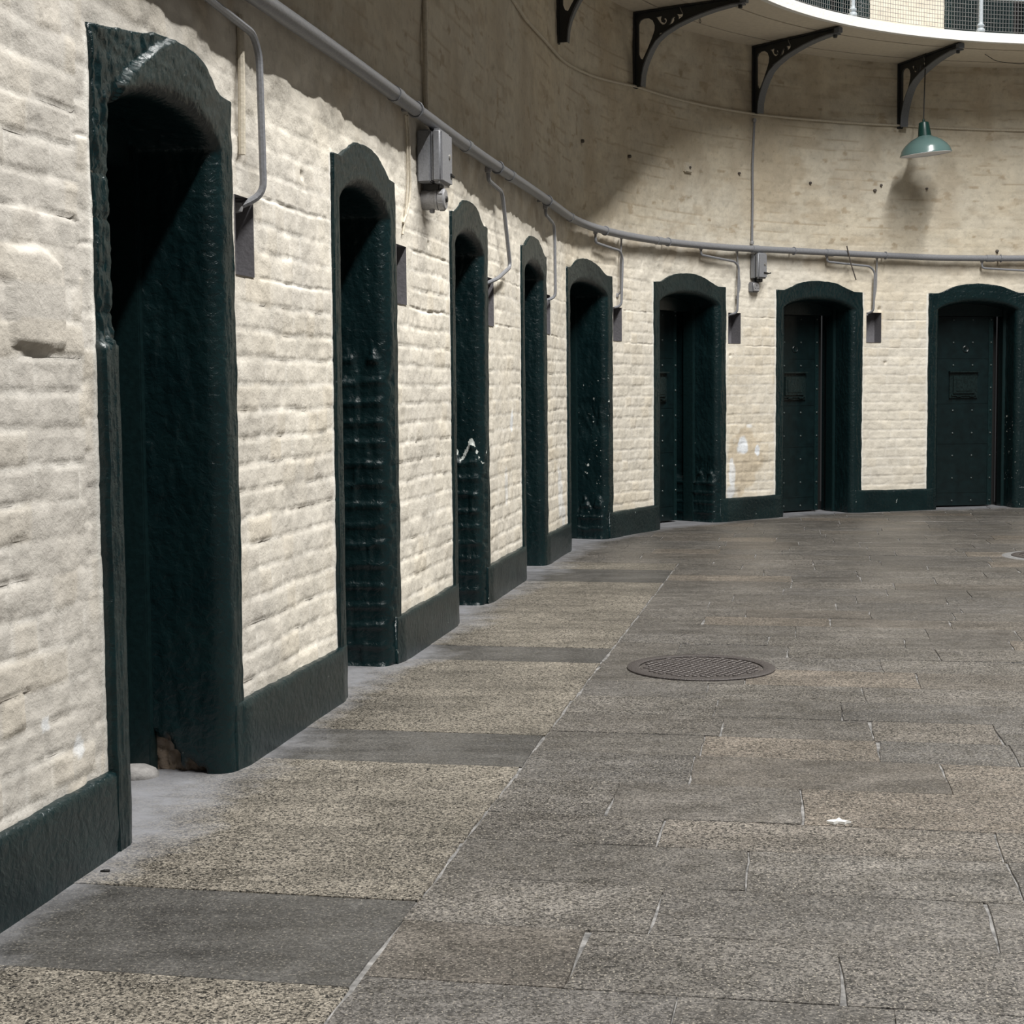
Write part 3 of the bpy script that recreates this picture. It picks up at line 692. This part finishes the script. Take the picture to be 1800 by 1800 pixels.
# ------------------------------------------------------------------ gallery overhead
GW = 1.02; GZ = 4.28
def arc_s(a, b, step=.12): n = max(2, int((b - a) / step) + 1); return np.linspace(a, b, n)
def ribbon(b, s, o0, o1, z0, z1):
    prof = [(o0, z0), (o1, z0), (o1, z1), (o0, z1)]
    rows = [[P(q, o, z) for (o, z) in prof] for q in s]
    b.strip(rows, close=True)
    for r in (rows[0], rows[-1]): b.bm.faces.new([b.bm.verts.new(p) for p in r])
    return b
gal = empty('gallery_walkway', Matrix.Translation(P(16, .5, GZ)))
tag(gal, 'cream boarded gallery walkway curving overhead with a white edge, carried on iron brackets', 'walkway')
ginv = gal.matrix_world.inverted()
def gpar(o, root=gal, inv=None): o.parent = root; o.matrix_parent_inverse = inv if inv is not None else ginv; return o
gs = arc_s(-6, 23, .15)
bw = (GW - .0) / 4
for k in range(4):
    b = MB(); ribbon(b, gs, -.03 + k * (bw + .0075) + .004 * (k > 0), -.03 + (k + 1) * (bw + .0075) - .007, GZ + (.004 if k % 2 else 0), GZ + .035); gpar(b.build('floor_board', M['boards']))
b = MB(); ribbon(b, gs, -.02, GW + .005, GZ + .036, GZ + .075); gpar(b.build('deck', M['boards']))
b = MB(); ribbon(b, gs, GW + .006, GW + .055, GZ - .004, GZ + .078); gpar(b.build('edge_fascia', M['white']))

# railing: posts, wire panels, rails
rl = empty('gallery_railing', Matrix.Translation(P(16.5, GW, GZ + .09))); rinv = rl.matrix_world.inverted()
tag(rl, 'pale grey iron railing with square wire mesh along the gallery edge', 'railing')
PS = [11.98, 13.78, 15.59, 17.40, 19.2]; RO = GW + .01; RZ = GZ + .089
for q in PS:
    b = MB(); b.lathe([(.036, 0), (.040, .012), (.036, .025), (.024, .034), (.033, .046), (.034, .058), (.022, .072), (.021, .09), (.0195, .5), (.018, 1.0), (.03, 1.02), (.03, 1.05), (.005, 1.07)], 16, mtx=Matrix.Translation(P(q, RO, RZ)), cap0=True)
    gpar(b.build('railing_post', M['postpaint']), rl, rinv)
b = MB(); b.tube([P(q, RO, RZ + .99) for q in arc_s(11.9, 19.3)], .018, 8); gpar(b.build('handrail', M['postpaint']), rl, rinv)
b = MB(); b.tube([P(q, RO - .02, RZ + .30) for q in arc_s(17.40, 19.25)], .010, 8); gpar(b.build('mid_rail', M['postpaint']), rl, rinv)
for q0, q1 in zip(PS, PS[1:]):
    b = MB(); n = int((q1 - q0 - .03) / .037)
    for k in range(n + 1):
        q = q0 + .015 + (q1 - q0 - .03) * k / n; b.tube([P(q, RO + .004, RZ + .01), P(q, RO + .004, RZ + .97)], .0019, 4, False)
    for k in range(26):
        z = RZ + .012 + k * .037; b.tube([P(q, RO + .007, z) for q in arc_s(q0 + .015, q1 - .015, .15)], .0019, 4, False)
    gpar(b.build('wire_mesh', M['wire'], smooth=False), rl, rinv)

# ------------------------------------------------------------------ cast iron brackets
def web_mesh():
    outer = [(.0, 0), (.95, -.012), (.955, -.050)]
    low = [(.86, -.050), (.71, -.068), (.60, -.088), (.49, -.116), (.38, -.150), (.273, -.198), (.20, -.25), (.147, -.312), (.11, -.38), (.085, -.44), (.068, -.51), (.060, -.60)]
    outer = outer + low + [(0, -.60)]
    tear = [(.030, -.10), (.045, -.072), (.075, -.058), (.12, -.060), (.158, -.085), (.176, -.125), (.174, -.165), (.150, -.225), (.108, -.31), (.066, -.385), (.044, -.375), (.030, -.34)]
    scroll = [(.190, -.062), (.240, -.058), (.232, -.085), (.240, -.108), (.258, -.116), (.270, -.106), (.268, -.092), (.256, -.086), (.262, -.078), (.278, -.084), (.286, -.100), (.280, -.118), (.262, -.130), (.240, -.126), (.218, -.104)]
    horn = [(.300, -.142), (.318, -.120), (.330, -.092), (.345, -.078), (.360, -.084), (.350, -.092), (.352, -.108), (.340, -.126)]
    leaf = [(.375, -.060), (.400, -.066), (.432, -.062), (.424, -.086), (.385, -.108), (.388, -.086)]
    thorn = [(.205, -.212), (.222, -.190), (.232, -.192), (.252, -.182), (.238, -.198)]
    cu = bpy.data.curves.new('bracket_web', 'CURVE'); cu.dimensions = '2D'; cu.fill_mode = 'BOTH'; cu.extrude = .008
    for ring in (outer, tear, scroll, horn, leaf, thorn):
        sp = cu.splines.new('POLY'); sp.points.add(len(ring) - 1); sp.use_cyclic_u = True
        for p, (x, y) in zip(sp.points, ring): p.co = (x, y, 0, 1)
    o = bpy.data.objects.new('tmp', cu); COL.objects.link(o)
    dg = bpy.context.evaluated_depsgraph_get(); me = bpy.data.meshes.new_from_object(o.evaluated_get(dg))
    bpy.data.objects.remove(o); bpy.data.curves.remove(cu)
    # curve plane (a, b, thickness) -> local (thickness, -a, b)
    me.transform(Matrix(((0, 0, 1, 0), (-1, 0, 0, 0), (0, 1, 0, 0), (0, 0, 0, 1))))
    me.materials.clear(); me.materials.append(M['castiron']); me.name = 'bracket_web'
    return me, [(.955, -.050)] + low
WEB, LOW = web_mesh()
def flange_build():
    b = MB(); rows = []
    for i, (a, z) in enumerate(LOW):
        rows.append([Vector((x, -a + (0 if z > -.3 else -dd * .8), z - dd * (1 if z > -.45 else .3))) for x, dd in ((-.040, 0), (.040, 0), (.040, .010), (-.040, .010))])
    b.strip(rows, close=True); b.bm.faces.new([b.bm.verts.new(p) for p in rows[0]]); b.bm.faces.new([b.bm.verts.new(p) for p in rows[-1]])
    return b.build('lower_flange', M['flange'])
def bracket(s, label, first=None):
    mt = frame(s, .012, GZ - .004)
    root = empty('gallery_bracket', mt); tag(root, label, 'bracket', 'iron brackets under the gallery')
    if first is None:
        link('web', WEB, root)
        o = flange_build(); o.parent = root
        b = MB(); b.box((-.03, -.004, -.61), (.03, .014, 0), .003); b.build('back_plate', M['castiron'], root)
        b = MB(); b.box((-.030, -.965, -.012), (.030, 0, 0), .002); b.build('top_flange', M['castiron'], root)
        b = MB(); b.box((-.028, -.985, -.050), (.028, -.93, -.004), .004); b.build('end_block', M['flange'], root)
        b = MB(); b.lathe([(.016, -.085), (.018, -.078), (.018, -.06), (.009, -.058), (.009, -.045)], 6, mtx=Matrix.Translation((0, -.925, 0)), cap0=True); b.build('end_bolt', M['castiron'], root)
        b = MB(); b.tube([(-.012, -.40, .0), (-.014, -.415, -.035), (-.013, -.43, -.062)], .004, 6); b.build('wire_tie', M['brass'], root)
    else:
        for c in first.children:
            d = c.copy(); COL.objects.link(d); d.parent = root
    return root
BL = ['leftmost iron bracket under the gallery, its arm leaving the top of the picture', 'second iron scroll bracket from the left under the gallery', 'iron scroll bracket under the gallery above the long vertical conduit', 'iron scroll bracket under the gallery behind the lamp cord']
b1 = None
for s, lb in zip((11.80, 13.655, 15.447, 17.19), BL):
    r = bracket(s, lb, b1); b1 = b1 or r

# ------------------------------------------------------------------ pendant lamp
lampm = frame(17.165, .47, 0)
lamp = empty('pendant_lamp', lampm @ Matrix.Translation((0, 0, 3.36))); tag(lamp, 'green enamel pendant lamp with white lining hanging on a black cord below the gallery', 'lamp')
tilt = Matrix.Rotation(math.radians(-5.5), 4, 'Y')
hub = Matrix.Translation((0, 0, .09))
sh = hub @ tilt @ Matrix.Translation((0, 0, -.09))
b = MB(); b.tube([(-.021, 0, .305), (-.017, 0, .5), (-.010, 0, .75), (-.005, 0, .92)], .0055, 8); b.build('cord', M['black'], lamp)
b = MB(); b.lathe([(.062, .165), (.056, .215), (.046, .285), (.043, .292), (.03, .297), (.012, .30), (.010, .32), (.001, .322)], 28, mtx=sh); b.build('lamp_cap', M['capgreen'], lamp)
b = MB(); b.lathe([(.062, .168), (.075, .160), (.11, .145), (.155, .118), (.195, .082), (.222, .045), (.233, .012), (.237, .006), (.237, 0), (.233, .0)], 48, mtx=sh); b.build('lamp_shade', M['enamel'], lamp)
b = MB(); b.lathe([(.2372, -.002), (.232, .004), (.20, .020), (.12, .034), (.001, .040)], 48, mtx=sh); b.build('shade_lining', M['enamel_white'], lamp)
b = MB(); b.lathe([(.02, .06), (.03, .035), (.028, .015), (.012, .004), (.001, .002)], 20, mtx=sh, cap0=True); b.build('bulb', M['enamel_white'], lamp)

# ------------------------------------------------------------------ pipes and wiring
PZ = 2.45; PO = .068
def curved_tube(b, s0, s1, off, zf, r, n=10, step=.07):
    return b.tube([P(q, off, zf(q)) for q in arc_s(s0, s1, step)], r, n)
pzf = lambda q: PZ + .006 * math.sin(q * 1.3) + .012 * (1 if 15 < q < 17.6 else 0) * math.sin((q - 15) / 2.6 * math.pi)
pipe = empty('conduit_pipe', Matrix.Translation(P(12, PO, PZ))); pinv = pipe.matrix_world.inverted()
tag(pipe, 'long thick grey pipe running round the curved wall above the doorways', 'pipe')
b = MB(); curved_tube(b, -4, 22, PO, pzf, .030, 12); gpar(b.build('tube', M['steel']), pipe, pinv)
for q in (4.95, 6.95, 8.35, 9.55, 11.87, 13.9, 15.35, 16.3, 18.1):
    b = MB(); curved_tube(b, q, q + .085, PO, pzf, .0345, 12, .04); gpar(b.build('coupling', M['steel']), pipe, pinv)
for q in (5.05, 7.33, 9.2, 10.9, 12.9, 14.1, 15.9, 17.0, 18.25):
    b = MB()
    b.tube([P(q, PO + .034 * math.cos(a), pzf(q) + .034 * math.sin(a)) for a in np.linspace(0, 6.2832, 17)], .005, 6, False)
    b.tube([P(q, -.01, pzf(q)), P(q, PO - .03, pzf(q))], .007, 6); gpar(b.build('pipe_clip', M['steel']), pipe, pinv)

def conduit(name, pts, r, m, label, cat='conduit', group=None, ends=True, fr=.05, ns=8):
    """pts: (s, off, z) along the wall"""
    root = empty(name, Matrix.Translation(P(*pts[0]))); inv = root.matrix_world.inverted()
    tag(root, label, cat, group)
    pp = []
    for (a, b2) in zip(pts, pts[1:]):
        k = max(1, int(abs(a[0] - b2[0]) / .12))
        for i in range(k): t = i / k; pp.append(P(*(np.array(a) * (1 - t) + np.array(b2) * t)))
    pp.append(P(*pts[-1]))
    b = MB(); b.tube(fillet(pp, fr), r, ns); gpar(b.build('tube', m), root, inv)
    if ends:
        for p, d in ((pts[0], 1), (pts[-1], -1)):
            b = MB(); b.lathe([(.001, -.018), (r * 1.5, -.014), (r * 1.75, 0), (r * 1.5, .014), (.001, .018)], 12, mtx=Matrix.Translation(P(*p)))
            gpar(b.build('end_fitting', M['steel_pale']), root, inv)
    return root
R1 = .0105
GRP = 'bent conduits dropping from the thick pipe'
CD = [(4.20, [(4.30, .045, 2.44), (4.90, .045, 2.365), (5.29, .045, 2.345), (5.345, .045, 2.29), (5.362, .045, 1.845), (5.31, -.03, 1.80)], .0125, 'thickest bent conduit, coming down to the niche by the nearest doorway'),
      (0, [(9.02, .05, 2.41), (9.03, .05, 2.355), (9.42, .05, 2.335), (9.675, .045, 1.93), (9.30, .04, 1.835), (9.24, -.03, 1.80)], .0115, 'bent conduit with a slanting foot beside the third doorway'),
      (0, [(10.93, .05, 2.42), (10.94, .05, 2.37), (11.27, .05, 2.34), (11.34, .045, 2.28), (11.352, .045, 1.845), (11.30, -.02, 1.82)], R1, 'bent conduit beside the fourth doorway where the wall starts to bend'),
      (0, [(12.72, .05, 2.42), (12.72, .05, 2.34), (13.26, .05, 2.318), (13.325, .045, 2.26), (13.296, .045, 1.875), (13.25, -.03, 1.86)], R1, 'bent conduit reaching the niche beside the chipped fifth doorway'),
      (0, [(14.648, .05, 2.43), (14.648, .05, 2.372), (15.14, .05, 2.338), (15.20, .045, 2.29), (15.178, .045, 1.88), (15.13, -.03, 1.865)], R1, 'bent conduit reaching the niche left of the small grey switch box'),
      (0, [(16.325, .05, 2.44), (16.331, .05, 2.384), (16.84, .05, 2.352), (16.897, .045, 2.30), (16.885, .045, 1.93), (16.85, -.02, 1.905)], R1, 'bent conduit reaching the niche before the far right doorway'),
      (0, [(18.064, .05, 2.42), (18.065, .05, 2.352), (18.6, .05, 2.322), (18.68, .045, 2.26), (18.68, .045, 1.93)], R1, 'bent conduit over the arch of the far right doorway, cut off by the picture edge')]
for _, pts, r, lb in CD: conduit('drop_conduit', pts, r, M['steel_pale'] if r < .01 else M['steel'], lb, 'conduit', GRP)
conduit('old_conduit', [(5.262, .012, 2.40), (5.262, .014, 2.2), (5.255, .012, 1.96)], .012, M['cream'], 'cream painted old conduit set in a chase beside the nearest doorway', ends=False)
conduit('cable', [(7.36, .02, 2.43), (7.40, .016, 2.38), (7.43, .014, 2.12), (7.40, .012, 2.03), (7.305, .010, 1.95)], .006, M['cream'], 'loose cream cable hanging right of the bare brick doorway', 'cable', ends=False)
conduit('cable', [(7.33, .02, 2.43), (7.375, .014, 2.36), (7.39, .012, 2.15), (7.365, .010, 2.02), (7.30, .008, 1.90)], .005, M['cream'], 'thinner cream cable nearest the bare brick doorway', 'cable', ends=False)
conduit('straight_conduit', [(13.335, .03, 2.43), (13.333, .022, 2.2), (13.335, .022, 1.99), (13.31, .0, 1.965)], .008, M['steel_pale'], 'straight thin conduit dropping from the pipe right of the chipped fifth doorway')
conduit('straight_conduit', [(15.19, .03, 2.43), (15.215, .022, 2.30), (15.245, .022, 2.12), (15.21, .015, 2.02)], .008, M['steel_pale'], 'thin bowed conduit close left of the small grey switch box')
conduit('straight_conduit', [(16.93, .03, 2.44), (16.935, .022, 2.36), (16.93, .022, 2.15), (16.90, .015, 1.97)], .008, M['steel_pale'], 'thin conduit against the bend of the one before the far right doorway')
conduit('riser_conduit', [(7.725, .018, 2.47), (7.73, .018, 3.0), (7.735, .018, 3.6), (7.73, .018, 4.27)], .013, M['cream'], 'cream painted vertical conduit rising above the large grey switch box', ends=False)
conduit('riser_conduit', [(15.405, .02, 2.52), (15.413, .018, 2.9), (15.405, .022, 3.2), (15.435, .018, 3.62)], .011, M['steel'], 'long grey vertical conduit between the small switch box and the bracket foot', ends=True)
conduit('wall_cable', [(9.0, .014, 3.60), (10.43, .014, 3.535), (11.2, .014, 3.56), (11.9, .014, 3.575), (12.8, .014, 3.62), (13.65, .014, 3.682), (14.6, .014, 3.675), (15.41, .014, 3.676), (16.33, .014, 3.69), (17.31, .014, 3.697), (18.5, .014, 3.68), (21, .014, 3.68)], .011, M['cream'], 'thin cream cable running round the wall at the feet of the brackets', 'cable', ends=False, fr=.3)
conduit('sagging_wire', [(17.75, .62, 4.27), (17.95, .50, 4.235), (18.25, .45, 4.225), (18.6, .5, 4.26)], .003, M['black'], 'thin black wire sagging below the gallery right of the lamp bracket', 'wire', ends=False, fr=.1)
conduit('metal_rod', [(16.52, .105, 2.53), (16.57, .105, 2.37), (16.63, .11, 2.215)], .006, M['rust'], 'thin dark rod leaning across the pipe above the doorway right of the small switch box', 'rod', ends=False, fr=.01)
b = MB(); b.tube([(.0, 0, 0), (0, 0, -.05)], .003, 6)
b.tube([(.014 * math.sin(a), 0, -.064 + .014 * math.cos(a)) for a in np.linspace(0, 6.28, 17)], .003, 6)
hk = b.build('ring_hook', M['rust']); hk.matrix_world = frame(14.02, .42, GZ + .001); tag(hk, 'small iron ring hook under the gallery boards left of the second bracket arm', 'hook')

# ------------------------------------------------------------------ switch boxes and sockets
def switch_box(s, z0, z1, w, d, label, lever):
    mt = frame(s, .0, 0); root = empty('switch_box', mt @ Matrix.Translation((0, 0, z0))); tag(root, label, 'switch box')
    h = z1 - z0; o = .012
    b = MB(); b.box((-w / 2, -o - d * .5, .0), (w / 2, -o + .006, h), .006); b.build('box_body', M['steel'], root)
    b = MB(); b.box((-w / 2 - .004, -o - d, -.004), (w / 2 + .004, -o - d * .53, h + .004), .014, seg=3); b.build('lid', M['steel'], root)
    b = MB(); b.tube([(w / 2 + .0, -o - d * .8, h * .16), (w / 2 + lever, -o - d * .85, h * .16 + lever * .25)], .006, 6); b.tube([(w / 2 - .05, -o - d - .004, h * .22), (w / 2 + .006, -o - d - .004, h * .2)], .006, 6); b.build('lever', M['black'], root)
    b = MB(); b.box((-w * .22, -o - d * .75, -.035), (w * .22, -o - d * .2, .003), .006); b.build('spout', M['black'], root)
    b = MB(); b.lathe([(.012, 0), (.012, .004), (.004, .007)], 10, mtx=Matrix.Translation((w * .2, -o - d, h * .55)) @ Matrix.Rotation(math.pi / 2, 4, 'X'), cap1=True); b.build('lid_screw', M['brass'], root)
    b = MB(); b.tube([(0, -.06, h), (0, -.055, h + .04)], .018, 10); b.build('top_gland', M['steel'], root)
    return root
switch_box(7.70, 2.165, 2.405, .22, .112, 'large grey metal switch box under the pipe above a round socket', .07)
switch_box(15.455, 2.20, 2.425, .115, .10, 'small grey metal switch box under the pipe above a square socket', .06)
rs = empty('round_socket', frame(7.69, 0, 2.095)); tag(rs, 'round grey industrial socket on the wall below the large switch box', 'socket')
Ry = Matrix.Rotation(math.pi / 2, 4, 'X')
b = MB(); b.lathe([(.001, -.005), (.040, -.004), (.048, .01), (.048, .07), (.051, .072), (.051, .082), (.046, .084)], 24, mtx=Ry, cap0=True); b.build('socket_body', M['steel_pale'], rs)
b = MB(); b.lathe([(.046, .082), (.050, .086), (.050, .112), (.044, .118), (.001, .118)], 24, mtx=Ry)
for k in range(6):
    a = k * math.pi / 3; b.box((-.008, -.112, .047), (.008, -.088, .054), .002, mtx=Matrix.Rotation(a, 4, 'Y'))
b.build('socket_cap', M['steel_pale'], rs)
b = MB(); b.lathe([(.014, .118), (.013, .126), (.001, .128)], 12, mtx=Ry); b.build('cap_knob', M['black'], rs)
b = MB(); b.box((-.028, -.05, .04), (.028, -.012, .075), .005); b.build('neck', M['castiron'], rs)
b = MB(); b.box((-.012, -.062, -.062), (.012, -.04, -.044), .003); b.build('drain_lug', M['steel'], rs)
sq = empty('square_socket', frame(15.425, 0, 2.075)); tag(sq, 'square grey three pin socket on the wall below the small switch box', 'socket')
b = MB(); b.box((-.045, -.05, 0), (.045, .004, .092), .008); b.build('socket_body', M['steel'], sq)
b = MB(); b.box((-.042, -.062, .004), (.042, -.046, .088), .010, seg=3); b.build('face_plate', M['steel_pale'], sq)
b = MB()
for (x, z, w, h) in ((0, .060, .006, .012), (-.016, .034, .010, .006), (.016, .034, .010, .006)): b.box((x - w / 2, -.0635, z - h / 2), (x + w / 2, -.058, z + h / 2))
b.build('pin_holes', M['black'], sq)
b = MB(); b.tube([(0, -.03, .09), (0, -.03, .13)], .014, 8); b.build('neck', M['black'], sq)
wp = empty('wall_plate', frame(14.512, 0, 3.075)); tag(wp, 'small square cream fixing plate high on the wall between two brackets', 'plate')
b = MB(); b.box((-.052, -.02, 0), (.052, .012, .085), .006); b.build('plate', M['cream'], wp)
b = MB(); b.lathe([(.012, .018), (.012, .028), (.002, .03)], 10, mtx=Matrix.Translation((.012, 0, .042)) @ Ry); b.build('stud', M['rust'], wp)

# ------------------------------------------------------------------ things on the floor
def manhole(name, x, y, R, label, cement=False):
    root = empty(name, Matrix.Translation((x, y, 0))); tag(root, label, 'manhole cover')
    r0 = R * .83
    b = MB(); b.lathe([(R, -.01), (R, .006), (R - .006, .009), (r0 + .008, .009), (r0 + .002, .006), (r0 + .002, -.004)], 72); b.build('rim', M['iron'], root)
    b = MB(); b.lathe([(r0 - .004, -.004), (r0 - .004, .003), (.001, .0035)], 64)
    st = .034
    for i in range(-12, 13):
        for j in range(-12, 13):
            xx, yy = i * st + (j % 2) * st / 2, j * st * .87
            if xx * xx + yy * yy > (r0 - .025) ** 2: continue
            b.box((xx - .011, yy - .008, .002), (xx + .011, yy + .008, .0085), .002, seg=1)
    b.build('tread_plate', M['iron_plate'], root)
    if cement:
        b = MB(); b.lathe([(R + .07, -.004), (R + .06, .003), (R + .002, .004), (R - .002, -.005)], 72); b.build('cement_collar', M['cement'], root)
    return root
manhole('manhole_cover', .809, 6.80, .318, 'round ribbed iron manhole cover in the middle of the floor')
manhole('manhole_cover', 3.87, 11.20, .33, 'iron manhole cover with pale cement collar at the right picture edge', True)
def scrap(name, x, y, pts, m, label, cat, h=.004):
    b = MB(); n = len(pts); rng = random.Random(3)
    top = [b.bm.verts.new((px, py, h * rng.uniform(.7, 1.6))) for px, py in pts]; bot = [b.bm.verts.new((px, py, .0005)) for px, py in pts]
    c = b.bm.verts.new((0, 0, h * 1.7))
    for k in range(n): b.bm.faces.new((top[k], top[(k + 1) % n], c)); b.bm.faces.new((top[k], bot[k], bot[(k + 1) % n], top[(k + 1) % n]))
    o = b.build(name, m, None, Matrix.Translation((x, y, .001)), smooth=False); tag(o, label, cat); return o
scrap('paper_scrap', .896, 4.321, [(-.034, .004), (-.018, -.014), (-.004, -.004), (.012, -.018), (.020, -.004), (.034, .002), (.014, .010), (.004, .024), (-.010, .010), (-.022, .016)], M['paper'], 'torn white paper scrap lying on the right part of the floor', 'litter', .007)
scrap('twig', -1.033, 3.933, [(-.012, -.001), (0, -.004), (.012, -.003), (.012, .003), (0, .001), (-.012, .003)], M['black'], 'tiny dark twig on the floor below the nearest skirting', 'litter')
b = MB(); rng_ = random.Random(5)
b.lathe([(.052, -.01), (.054, .008), (.046, .026), (.028, .038), (.001, .042)], 14)
for v in b.bm.verts: v.co.x *= 1.25 + .2 * rng_.random(); v.co.y *= .85 + .15 * rng_.random()
lump = b.build('stone_lump', M['stone'], None, Matrix.Translation((-1.19, 4.93, 0))); tag(lump, 'rounded grey stone lump at the foot of the nearest doorway', 'stone')
